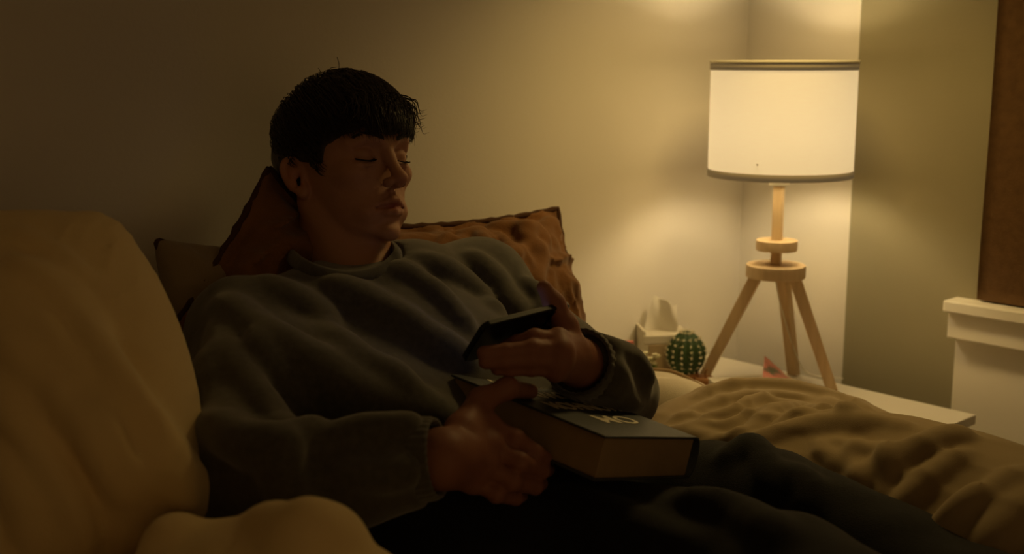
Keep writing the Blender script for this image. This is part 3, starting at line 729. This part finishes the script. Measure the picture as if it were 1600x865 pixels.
# ---- sweatshirt
def sweatshirt():
    V = Vol(np.array([-.52, .98, .44]), np.array([.30, 1.86, .94]), .0048)
    V.ell(NB-TU*.21+TL*.010, (.105, .165, .18), TA, .02)
    V.ell(NB-TU*.36+TF*.012, (.110, .165, .17), TA, .08)
    V.chain([SH_R, NB-TU*.055-TL*.075, NB-TU*.045, NB-TU*.055+TL*.075, SH_L], [.060, .056, .058, .062, .066], .04)
    V.chain([SH_R, P(372, 630, 1.29), EL_R], [.060, .058, .064], .035)
    V.chain([EL_R, P(455, 757, 1.145), P(560, 746, 1.135), WR_R], [.064, .060, .051, .041], .014)
    V.chain([SH_R+np.array([.01, -.01, -.01]), P(470, 600, 1.345), P(560, 650, 1.32), P(660, 690, 1.31)], [.050, .052, .050, .045], .06)
    V.chain([SH_L, P(868, 553, 1.59), EL_L], [.066, .052, .050], .04)
    V.chain([EL_L, P(950, 598, 1.42), WR_L], [.050, .052, .041], .012)
    # neck opening: everything above the collar line is cut away
    vis = [(452, 404, 1.53), (472, 420, 1.51), (503, 433, 1.49), (545, 440, 1.48), (587, 433, 1.495), (611, 418, 1.53), (622, 400, 1.585)]
    rg = []
    for a, b, y in vis:
        t = V.trace(a, b); rg.append(P(a, b, y) if t is None or abs(t[1]-y) > .06 else t)
    rg += [P(603, 386, 1.63), P(535, 377, 1.655), P(468, 386, 1.60)]
    rg = np.array(rg); rc = rg.mean(0); rn = np.linalg.svd(rg-rc)[2][2]; rn = rn if rn[2] > 0 else -rn
    def cut(X, Y, Z):
        x, y, z = X-rc[0], Y-rc[1], Z-rc[2]; h_ = x*rn[0]+y*rn[1]+z*rn[2]; q = np.sqrt((x-h_*rn[0])**2+(y-h_*rn[1])**2+(z-h_*rn[2])**2)
        return np.maximum(-h_+.004, q-.078)
    V.op(cut, rc-.16, rc+.16, .006, 's')
    # sleeve ends: open hems
    for wr, el in ((WR_R, EL_R), (WR_L, EL_L)):
        d_ = nrm(wr-el)
        def hem(X, Y, Z, wr=wr, d_=d_):
            x, y, z = X-wr[0], Y-wr[1], Z-wr[2]; h_ = x*d_[0]+y*d_[1]+z*d_[2]; return np.maximum(-h_-.010, np.sqrt(x*x+y*y+z*z)-.062)
        V.op(hem, wr-.07, wr+.07, .004, 's')
    F = V.fold
    # folds across the chest and sleeves
    F([(350, 480), (405, 525), (470, 570), (540, 610), (620, 640), (690, 652)], .012, .035)
    F([(612, 420), (660, 445), (700, 475), (735, 515)], .006, .022)
    F([(660, 408), (700, 425), (740, 452), (778, 488)], .007, .022)
    F([(735, 402), (765, 430), (790, 462), (812, 490)], .008, .022)
    F([(520, 450), (600, 480), (680, 530), (730, 570)], .006, .03)
    F([(420, 440), (500, 500), (560, 560), (640, 600)], .005, .03)
    F([(335, 520), (362, 570), (400, 620), (470, 690)], .008, .028)
    F([(318, 560), (345, 640), (400, 700), (440, 720)], .008, .024)
    F([(320, 660), (380, 690), (450, 690), (500, 670)], .009, .024)
    F([(450, 690), (440, 740), (470, 790), (500, 830)], .008, .022)
    F([(510, 690), (560, 672), (610, 670), (650, 665)], .007, .02)
    F([(540, 740), (600, 745), (650, 725)], .006, .02)
    F([(395, 520), (440, 600), (480, 640)], .006, .022)
    F([(925, 545), (960, 575), (985, 620)], .006, .014)
    F([(945, 535), (990, 560), (1020, 600)], .006, .014)
    F([(950, 600), (975, 625), (1000, 632)], .005, .014)
    F([(820, 440), (850, 470), (870, 520)], .006, .018)
    V.disp(lambda p: .0035*noise(p*14)+.002*noise(p*31+7), .03)
    v, f = V.mesh(2); o = mk('sweatshirt', v, f, M['sweat'], person)
    ring = catmull(list(rg)+[rg[0]], 10)[:-1]; n = len(ring); vs = []; fs = []
    prof = [(-.004, .004), (.001, .0052), (.007, .0040), (.012, .0000), (.014, -.0035), (.012, -.0060), (.004, -.0050), (-.004, -.004)]
    for i, q in enumerate(ring):
        e = q-rc; e = nrm(e-rn*(e@rn)); rb = .0007*math.cos(i*math.pi)
        for h_, o_ in prof: vs.append(q+rn*h_+e*(o_+(rb if o_ > 0 else 0)))
    m_ = len(prof)
    for i in range(n):
        for j in range(m_): i2 = (i+1) % n; j2 = (j+1) % m_; fs.append((i*m_+j, i2*m_+j, i2*m_+j2, i*m_+j2))
    mk('collar', vs, fs, M['sweat'], o)
    for wr, el in ((WR_R, EL_R), (WR_L, EL_L)):
        d = nrm(wr-el); s1 = nrm(np.cross(d, ZV)); s2 = np.cross(s1, d); vs = []; fs = []; seg = 120
        prof = [(-.040, .0400), (-.030, .0430), (-.012, .0430), (.004, .0415), (.009, .0395), (.006, .0370), (-.012, .0360), (-.03, .034)]
        for tt, rr in prof:
            for i in range(seg):
                a = 2*math.pi*i/seg; q = rr*(1+.018*math.cos(a*30)); vs.append(wr+d*tt+q*(s1*math.cos(a)*1.02+s2*math.sin(a)))
        for j in range(len(prof)-1):
            for i in range(seg): i2 = (i+1) % seg; fs.append((j*seg+i, j*seg+i2, (j+1)*seg+i2, (j+1)*seg+i))
        mk('cuff', vs, fs, M['sweat'], o)
sweatshirt()
# ---- trousers
def trousers():
    V = Vol(np.array([-.32, .72, .40]), np.array([.95, 1.75, .82]), .0065)
    V.ell(HIP-TU*.02+np.array([0, 0, -.005]), (.125, .19, .12), TA, .03)
    a, r_ = tops([(1000, 715, 1.48, .075), (1110, 702, 1.44, .076), (1200, 714, 1.395, .076), (1300, 760, 1.33, .074), (1400, 802, 1.27, .072), (1530, 868, 1.17, .07), (1750, 990, .99, .065)]); V.chain([HIP+TL*.085]+a, [.095]+r_, .04)
    a, r_ = tops([(880, 772, 1.32, .085), (1000, 766, 1.27, .084), (1100, 776, 1.21, .082), (1250, 824, 1.11, .08), (1330, 872, 1.04, .078), (1520, 1000, .87, .07)]); V.chain([HIP-TL*.095]+a, [.1]+r_, .04)
    F = V.fold
    F([(1130, 720), (1170, 700), (1190, 720), (1210, 770)], .009, .02)
    F([(1230, 740), (1260, 765), (1265, 810)], .008, .02)
    F([(1060, 775), (1150, 800), (1220, 845)], .008, .025)
    F([(800, 800), (900, 800), (1000, 825), (1080, 860)], .008, .03)
    F([(700, 820), (800, 830), (900, 860)], .008, .03)
    V.disp(lambda p: .005*noise(p*11)+.002*noise(p*27), .03)
    v, f = V.mesh(2); mk('trousers', v, f, M['pants'], person)
trousers()

# ================================================================= BOOK AND PHONE
def book():
    r = empty('book', BK(bL/2, bW/2, -bT)); tag(r, 'thick dark blue hardback book with pale title lying in his lap', 'book')
    A = np.array([bE1, bE2, bE3])
    def bx(nm, a0, a1, b0, b1, c0, c1, m, bev=.0012):
        v, f = boxv(BK((a0+a1)/2, (b0+b1)/2, (c0+c1)/2), A, ((a1-a0)/2, (b1-b0)/2, (c1-c0)/2)); return bevel(mk(nm, v, f, m, r, False), bev)
    bx('front_cover', 0, bL, 0, bW, -.003, 0, M['cover']); bx('back_cover', 0, bL, 0, bW, -bT, -bT+.003, M['cover'])
    bx('page_block', .004, bL-.004, .005, bW-.002, -bT+.003, -.003, M['paper'], .0005)
    vs = []; fs = []; n = 10
    for e in (0, bL):
        for rr in (0, .003):
            for i in range(n+1):
                t = -math.pi/2+math.pi*i/n; vs.append(BK(e, bW-.001+(.008+rr)*math.cos(t), -bT/2+(bT/2-.003+rr)*math.sin(t)))
    m1 = n+1
    for i in range(n):
        fs += [(i, i+1, 2*m1+i+1, 2*m1+i), (m1+i+1, m1+i, 3*m1+i, 3*m1+i+1), (i+1, i, m1+i, m1+i+1), (2*m1+i, 2*m1+i+1, 3*m1+i+1, 3*m1+i)]
    mk('spine', vs, fs, M['cover'], r)
    # title, set to be read by the man: its lines start at the spine end away from the camera
    rows = [('OM', .062, .100, .070), ('WONHOM', .114, .108, .140), ('MHOWN', .160, .112, .120), ('OMINGS', .205, .108, .135)]
    for txt, a, bc, W in rows:
        cu = bpy.data.curves.new('title_line', 'FONT'); cu.body = txt; cu.size = .04; cu.offset = .0006; cu.extrude = .0002
        to = bpy.data.objects.new('tmp', cu); COL.objects.link(to); bpy.context.view_layer.update()
        me = bpy.data.meshes.new_from_object(to.evaluated_get(bpy.context.evaluated_depsgraph_get()))
        co = np.array([v.co for v in me.vertices]); fs_ = [tuple(p.vertices) for p in me.polygons]; bpy.data.objects.remove(to)
        co[:, 0] = (co[:, 0]-co[:, 0].min())/(co[:, 0].max()-co[:, 0].min()); co[:, 1] = (co[:, 1]-co[:, 1].min())/(co[:, 1].max()-co[:, 1].min())
        # text x runs from the spine to the fore edge, text y from the chest end to the far end
        vw = [BK(bL-a+(p[1]-.5)*.028, bc+W*(.5-p[0]), .0004+p[2]) for p in co]
        mk('title_lettering', vw, fs_, M['print'], r, False)
book()
def phone():
    r = empty('phone', ph_c); tag(r, 'dark smartphone tilted in his raised hand', 'phone')
    hx, hy, t = .068, .033, .004
    vs = []; fs = []; n = 32
    def rr(k, sx, sy, rc):
        a = 2*math.pi*k/n; cx = math.copysign(sx-rc, math.cos(a)+1e-9); cy = math.copysign(sy-rc, math.sin(a)+1e-9); return cx+rc*math.cos(a), cy+rc*math.sin(a)
    lay = [(-t, .0015), (-t+.0015, 0), (t-.0015, 0), (t, .0015)]
    for z, ins in lay:
        for k in range(n):
            x, y = rr(k, hx-ins, hy-ins, .010); vs.append(ph_c+ph_x*x+ph_y*y+ph_n*z)
    for j in range(3):
        for k in range(n): k2 = (k+1) % n; fs.append((j*n+k, j*n+k2, (j+1)*n+k2, (j+1)*n+k))
    fs.append(tuple(range(n))[::-1]); fs.append(tuple(3*n+k for k in range(n)))
    mk('phone_body', vs, fs, M['phone'], r, False)
    sm = bpy.data.materials.new('phone_screen'); sm.use_nodes = True; b = sm.node_tree.nodes['Principled BSDF']
    b.inputs['Base Color'].default_value = (.01, .01, .012, 1); b.inputs['Emission Color'].default_value = (.45, .55, 1, 1); b.inputs['Emission Strength'].default_value = .3
    vs = []
    for z in (t-.0002, t+.0003):
        for k in range(n): x, y = rr(k, hx-.003, hy-.003, .008); vs.append(ph_c+ph_x*x+ph_y*y+ph_n*z)
    fs = [(k, (k+1) % n, n+(k+1) % n, n+k) for k in range(n)]+[tuple(n+k for k in range(n)), tuple(range(n))[::-1]]
    mk('screen', vs, fs, sm, r, False)
    v, f = boxv(ph_c+ph_x*.05+ph_y*.016-ph_n*(t+.0006), np.array([ph_x, ph_y, ph_n]), (.013, .013, .001)); bevel(mk('camera_bump', v, f, M['phone'], r, False), .0008)
phone()

# ================================================================= BEDDING
def duvet():
    V = Vol(np.array([.10, .75, .42]), np.array([1.30, 2.02, .74]), .0052)
    def roll(lst, k=.05):
        a, r_ = tops(lst); V.chain(a, r_, k)
    roll([(1040, 668, 1.66, .05), (1075, 632, 1.74, .07), (1130, 614, 1.78, .08), (1190, 609, 1.77, .085), (1250, 615, 1.74, .085), (1310, 632, 1.69, .085), (1370, 660, 1.62, .085), (1430, 694, 1.55, .085)])
    roll([(1130, 724, 1.52, .06), (1190, 700, 1.53, .08), (1260, 682, 1.54, .09), (1340, 676, 1.52, .09), (1420, 684, 1.46, .09), (1500, 702, 1.38, .09), (1600, 738, 1.30, .09), (1740, 805, 1.2, .09)])
    roll([(1100, 682, 1.60, .06), (1170, 664, 1.64, .08), (1270, 664, 1.62, .08)], .06)
    roll([(1360, 770, 1.42, .08), (1470, 800, 1.34, .08), (1600, 835, 1.25, .085), (1800, 900, 1.12, .09)], .07)
    for q, r_ in (((1180, 715, 1.60), (.14, .14, .10)), ((1330, 745, 1.50), (.22, .16, .12)), ((1530, 770, 1.38), (.26, .13, .12))):
        V.ell(P(*q)-np.array([0, 0, .06]), r_, np.array([NV, UV, ZV]), .05)
    F = V.fold
    F([(1085, 622), (1130, 606), (1190, 601), (1250, 606), (1310, 622), (1370, 648)], .008, .012, .7)
    for px, r_, k_ in (
        ([(1050, 660), (1110, 634), (1180, 622), (1260, 624)], .006, .012), ([(1090, 668), (1150, 645), (1200, 632), (1290, 642), (1370, 664)], .006, .012),
        ([(1070, 668), (1130, 668), (1170, 652), (1220, 638)], .005, .010), ([(1050, 672), (1090, 682), (1130, 690)], .005, .010),
        ([(1140, 705), (1175, 675), (1205, 648), (1240, 636)], .007, .013), ([(1180, 648), (1240, 655), (1300, 650), (1340, 655)], .004, .009),
        ([(1070, 648), (1110, 652), (1150, 642), (1180, 644)], .004, .009), ([(1290, 625), (1330, 648), (1360, 668)], .005, .011),
        ([(1150, 632), (1200, 618), (1250, 620)], .004, .009), ([(1215, 665), (1260, 645), (1300, 638), (1330, 640)], .005, .010),
        ([(1100, 694), (1140, 684), (1160, 672)], .004, .009), ([(1240, 640), (1280, 658), (1320, 668)], .004, .009),
        ([(1150, 712), (1200, 688), (1260, 670), (1340, 664), (1420, 670)], .008, .014),
        ([(1330, 760), (1420, 715), (1470, 692), (1505, 686)], .007, .02), ([(1400, 800), (1455, 750), (1510, 712)], .006, .018),
        ([(1470, 865), (1530, 800), (1600, 745)], .008, .022), ([(1530, 865), (1575, 825), (1620, 780)], .008, .022), ([(1440, 850), (1490, 800), (1530, 770)], .005, .015),
        ([(1280, 695), (1295, 715), (1320, 735)], .004, .014), ([(1300, 690), (1350, 705), (1400, 702)], .004, .012), ([(1340, 690), (1330, 720), (1350, 760)], .004, .012),
        ([(1380, 700), (1390, 735), (1380, 780)], .004, .012)):
        F(px, r_*1.3, k_*1.1, .5)
    V.disp(lambda p: .002*noise(p*12)+.0030*(1-np.abs(noise(np.stack([p@NV*5+noise(p*5)*.8, p@UV*20+noise(p*5+4)*1.0, p[:, 2]*6], -1)+3)))**5-.0005, .03)
    v, f = V.mesh(2); tag(mk('duvet', v, f, M['duvet']), 'rumpled taupe linen duvet pushed aside beyond his legs', 'duvet')
duvet()
def sheet_roll():
    a, r_ = tops([(990, 600, 1.86, .045), (1035, 606, 1.85, .05), (1075, 616, 1.82, .045), (1110, 634, 1.78, .04)])
    cp = [P(985, 578, 1.90), P(1018, 580, 1.90), P(1052, 584, 1.89), P(1082, 598, 1.86), P(1110, 614, 1.83)]
    V = Vol(np.min(a, 0)-.16, np.max(a, 0)+.16, .005); V.chain(a, r_, .04); V.chain([q-np.array([0, 0, .040]) for q in cp], .036, .02); V.chain([q-np.array([0, 0, .095]) for q in cp], .045, .03); V.ell(P(1050, 665, 1.80), (.08, .06, .07), np.array([NV, UV, ZV]), .04)
    V.disp(lambda p: .003*noise(p*25), .02); v, f = V.mesh(2)
    o = mk('folded_sheet', v, f, M['sheet']); tag(o, 'pale sheet bunched with brown corded edge beside his elbow', 'sheet')
    c = catmull(cp, 6)+np.array([0, 0, .001])
    v, f = tube(c, .006, 8); mk('corded_edge', v, f, mat('brown_cord', (.26, .17, .08), .9, .4, 500), o)
sheet_roll()
def fore_blanket():
    a, r_ = tops([(180, 985, 1.00, .08), (270, 890, .98, .08), (340, 852, .97, .09), (400, 842, .965, .09), (460, 856, .95, .09), (520, 888, .92, .09), (590, 940, .88, .09)])
    V = Vol(np.array([-.62, .62, .42]), np.array([.05, 1.2, .80]), .006); V.chain(a, r_, .05)
    for q in a: V.ell(q-np.array([.0, .03, .10]), (.12, .12, .13), None, .06)
    for px in ([(250, 850), (310, 815), (400, 800)], [(380, 790), (440, 830), (470, 865)], [(480, 810), (540, 850)]): V.fold(px, .008, .03)
    V.disp(lambda p: .003*noise(p*14), .03)
    v, f = V.mesh(2); tag(mk('blanket', v, f, M['ochre']), 'ochre bedspread heaped along the bottom left below his elbow', 'blanket')
fore_blanket()

# ================================================================= THINGS ON THE NIGHTSTAND
def cactus():
    base = P(1071, 590, 2.21); base[2] = NZ
    r = empty('cactus', base); tag(r, 'round ribbed green cactus with white spines in small pot', 'cactus')
    pm = mat('terracotta', (.42, .20, .08), .8, .2, 200)
    v, f = lathe([(0, 0), (.020, 0), (.024, .016), (.026, .016), (.026, .022), (.023, .022), (.021, .018), (0, .018)], base, 32); mk('pot', v, f, pm, r)
    gm = mat('cactus_green', (.030, .060, .016), .6, .3, 200, .2, 60); sp = mat('cactus_spines', (.75, .68, .48), .8)
    ribs = 13; seg = ribs*8; prof = []; H = .086; z0 = .018
    for i in range(25):
        t = i/24; rr = .0365*math.sin(math.pi*(.10+.895*t)**1.05)**.62 if t < 1 else .0005; prof.append((max(rr, .0005), z0+H*t))
    vs = []; fs = []
    for rr, z in prof:
        for i in range(seg):
            a = 2*math.pi*i/seg; q = rr*(1+.13*(abs(math.cos(a*ribs/2))-.5)); vs.append(base+np.array([q*math.cos(a), q*math.sin(a), z]))
    for j in range(len(prof)-1):
        for i in range(seg): i2 = (i+1) % seg; fs.append((j*seg+i, j*seg+i2, (j+1)*seg+i2, (j+1)*seg+i))
    mk('stem', vs, fs, gm, r)
    st = []; rg = random.Random(2)
    for k in range(ribs):
        a = 2*math.pi*k/ribs
        for j in range(2, 25, 3):
            rr, z = prof[j]; o = base+np.array([rr*1.065*math.cos(a), rr*1.065*math.sin(a), z]); nv = nrm([math.cos(a), math.sin(a), .15+1.6*max(0, j/24-.6)])
            st.append(lathe([(.0005, -.001), (.0021, 0), (.0012, .0016), (.0003, .002)], o, 6, frame(np.cross(nv, [0.1, .2, 1]), nv)))
            for q in range(7 if j < 20 else 10):
                d = nrm(nv+np.array([rg.gauss(0, .75), rg.gauss(0, .75), rg.gauss(0, .75)])); st.append(tube([o, o+d*rg.uniform(.004, .009)], [.0004, .0001], 3, False))
    v, f = join(st); mk('spines', v, f, sp, r, False)['kind'] = 'stuff'
cactus()
def small_pot():
    c = P(1100, 596, 2.19); c[2] = NZ; r = empty('clay_cup', c); tag(r, 'tiny brown clay cup right of the cactus', 'cup')
    pm = mat('brown_clay', (.36, .17, .06), .6, .2, 200, .2, 60)
    v, f = lathe([(0, 0), (.014, 0), (.019, .010), (.019, .016), (.0165, .018), (.0145, .016), (.012, .006), (0, .005)], c, 24); mk('cup_body', v, f, pm, r)
    v, f = tube(catmull([c+[.004, 0, .006], c+[.002, .002, .022], c+[.006, 0, .034]], 4), .0016, 6); mk('twig', v, f, pm, r)
small_pot()
def tissue_box():
    c = P(1034, 560, 2.275); c[2] = NZ
    r = empty('tissue_box', c); tag(r, 'white and beige tissue box with a tissue pulled up', 'tissue box')
    fr = nrm(np.array([.10, -1, 0])); rt = np.array([-fr[1], fr[0], 0]); A = np.array([rt, -fr, ZV])
    bm_ = mat('tissue_box_card', (.62, .57, .46), .7); bg = mat('tissue_box_front', (.40, .30, .17), .75, .1, 100); ti = mat('tissue_paper', (.72, .68, .58), .9, .2, 300)
    hw, hd, hz = .048, .048, .088
    def bx(nm, x0, x1, y0, y1, z0, z1, m, pr=r):
        v, f = boxv(c+rt*(x0+x1)/2-fr*(y0+y1)/2+ZV*(z0+z1)/2, A, ((x1-x0)/2, (y1-y0)/2, (z1-z0)/2)); return bevel(mk(nm, v, f, m, pr, False), .0008)
    bx('box_body', -hw, hw, -hd, hd, 0, hz, bm_)
    bx('front_panel', -hw+.010, hw-.001, -hd-.0015, -hd, .002, hz-.016, bg)
    bx('top_rim', -hw-.0012, hw+.0012, -hd-.0012, -hd+.004, hz-.014, hz+.002, bm_)
    bx('top_rim', -hw-.0012, -hw+.004, -hd, hd, hz-.014, hz+.012, bm_)
    # tissue: a folded sheet standing out of the slot
    n, m_ = 24, 20; vs = []
    for lay in (0, 1):
        for i in range(n+1):
            for j in range(m_+1):
                u = i/n; t = j/m_; wd = (.064-.018*t)*(1+.03*math.sin(7*t)); x = (u-.5)*wd+.012*t
                y = .012*math.sin(u*4.2+t*1.3)+.004*math.sin(u*9+t*5)*t+.010*t*t
                z = hz-.004+t*(.062+.008*math.cos(u*3.4-.4)+.002*math.sin(u*14))
                vs.append(c+rt*(x-.006)-fr*(y+(.0008 if lay else 0))+ZV*z)
    a = (n+1)*(m_+1); fs = []
    for i in range(n):
        for j in range(m_):
            q = (i*(m_+1)+j, (i+1)*(m_+1)+j, (i+1)*(m_+1)+j+1, i*(m_+1)+j+1); fs += [q, tuple(a+t for t in q[::-1])]
    mk('tissue', vs, fs, ti, r)
tissue_box()
def flowers():
    c = P(1012, 600, 2.165); c[2] = NZ
    r = empty('flower_pot', c); tag(r, 'small white pot of cream and pink blossoms behind his sleeve', 'flowers')
    wp_ = mat('white_glaze', (.62, .58, .5), .3); gm = mat('leaf_green', (.16, .22, .05), .6); cm = mat('cream_petal', (.70, .66, .46), .7); pk = mat('pink_petal', (.55, .20, .17), .7)
    v, f = lathe([(0, 0), (.014, 0), (.019, .026), (.020, .032), (.0175, .032), (.016, .028), (0, .028)], c, 32); mk('pot', v, f, wp_, r)
    rg = random.Random(4)
    def petal(o, d, L, w):
        d = nrm(d); s = nrm(np.cross(d, [.3, .2, 1])); u = np.cross(s, d)
        vs = [o, o+d*L*.5+s*w+u*L*.1, o+d*L+u*L*.05, o+d*L*.5-s*w+u*L*.1, o+d*L*.5-u*.0015]
        return vs, [(0, 1, 2), (0, 2, 3), (0, 4, 1), (1, 4, 2), (2, 4, 3), (3, 4, 0)]
    for k in range(14):
        a = rg.uniform(0, 6.28); rr = rg.uniform(.004, .021); h = rg.uniform(.042, .070); o = c+np.array([rr*math.cos(a), rr*math.sin(a), h])
        v, f = tube([c+[0, 0, .03], (c+o)/2+[0, 0, .022], o], .0008, 5); s_ = mk('flower_stalk', v, f, gm, r)
        v, f = join([petal(o, [math.cos(t), math.sin(t), .5], .009, .0035) for t in np.arange(0, 6.2, 1.05)]); mk('blossom', v, f, cm, s_, False)
    for k in range(16):
        a = rg.uniform(0, 6.28); v, f = petal(c+[0, 0, .033], [math.cos(a), math.sin(a), rg.uniform(.5, 1.6)], .026, .006); mk('leaf', v, f, gm, r, False)
    for dx in (P(975, 541, 2.12), P(984, 538, 2.13), P(967, 546, 2.12)):
        v, f = tube(catmull([c+[0, 0, .03], (c+dx)/2+[0, 0, .01], dx], 4), .0008, 5); s_ = mk('flower_stalk', v, f, gm, r)
        v, f = join([petal(dx, [math.cos(t), math.sin(t), .6], .012, .006) for t in np.arange(0, 6.2, .9)]); mk('blossom', v, f, pk, s_, False)
flowers()
def reading():
    # a pale paperback with a magazine leaning over it, on the near part of the nightstand
    c = P(1158, 607, 2.13); c[2] = NZ; pm = mat('pale_paperback', (.60, .55, .45), .7, .1, 200)
    a = math.radians(8); ax = np.array([[math.cos(a), math.sin(a), 0], [-math.sin(a), math.cos(a), 0], [0, 0, 1]])
    r = empty('paperback', c); tag(r, 'pale paperback lying flat between cactus and magazine', 'book')
    v, f = boxv(c+[0, 0, .012], ax, (.052, .036, .0105)); mk('page_block', v, f, pm, r, False)
    for z in (.0008, .0232): v, f = boxv(c+[0, 0, z], ax, (.054, .038, .0008)); mk('cover', v, f, pm, r, False)
    cm = bpy.data.materials.new('magazine_cover'); cm.use_nodes = True; nt = cm.node_tree; b = nt.nodes['Principled BSDF']; b.inputs['Roughness'].default_value = .4
    tc = nt.nodes.new('ShaderNodeTexCoord'); n = nt.nodes.new('ShaderNodeTexNoise'); n.inputs['Scale'].default_value = 24; n.inputs['Detail'].default_value = 3
    rp = nt.nodes.new('ShaderNodeValToRGB'); cr = rp.color_ramp; cr.elements[0].position = .34; cr.elements[0].color = (.06, .08, .03, 1); cr.elements[1].position = .70; cr.elements[1].color = (.55, .50, .34, 1)
    for p_, q in ((.42, (.16, .10, .06, 1)), (.48, (.50, .14, .11, 1)), (.60, (.52, .22, .17, 1))): e = cr.elements.new(p_); e.color = q
    nt.links.new(tc.outputs['Object'], n.inputs[0]); nt.links.new(n.outputs['Fac'], rp.inputs[0]); nt.links.new(rp.outputs[0], b.inputs['Base Color'])
    c2 = P(1232, 610, 2.09); c2[2] = NZ; r2 = empty('magazine', c2); tag(r2, 'magazine with pink and green cover, one end curling up', 'magazine')
    a = math.radians(-14); e1 = np.array([math.cos(a), math.sin(a), 0]); e2 = np.array([-math.sin(a), math.cos(a), 0])
    for li, (mm, nm) in enumerate(((pm, 'pages'), (cm, 'cover'))):
        vs = []; nn = 20
        for lay in (0, 1):
            for i in range(nn+1):
                for j in range(nn+1):
                    u = i/nn; t = j/nn-.5; x = (u-.42)*.112; y = t*.11
                    z = .003+.058*max(0, 1-u*1.05)**1.4*(.8+.4*t)+.004*math.sin(u*6+t*3)*(1-u)+li*.0022+lay*.0009
                    vs.append(c2+e1*x+e2*y+ZV*z)
        q0 = (nn+1)**2; fs = []
        for i in range(nn):
            for j in range(nn):
                q = (i*(nn+1)+j, (i+1)*(nn+1)+j, (i+1)*(nn+1)+j+1, i*(nn+1)+j+1); fs += [tuple(q0+t for t in q), q[::-1]]
        mk(nm, vs, fs, mm, r2)
reading()
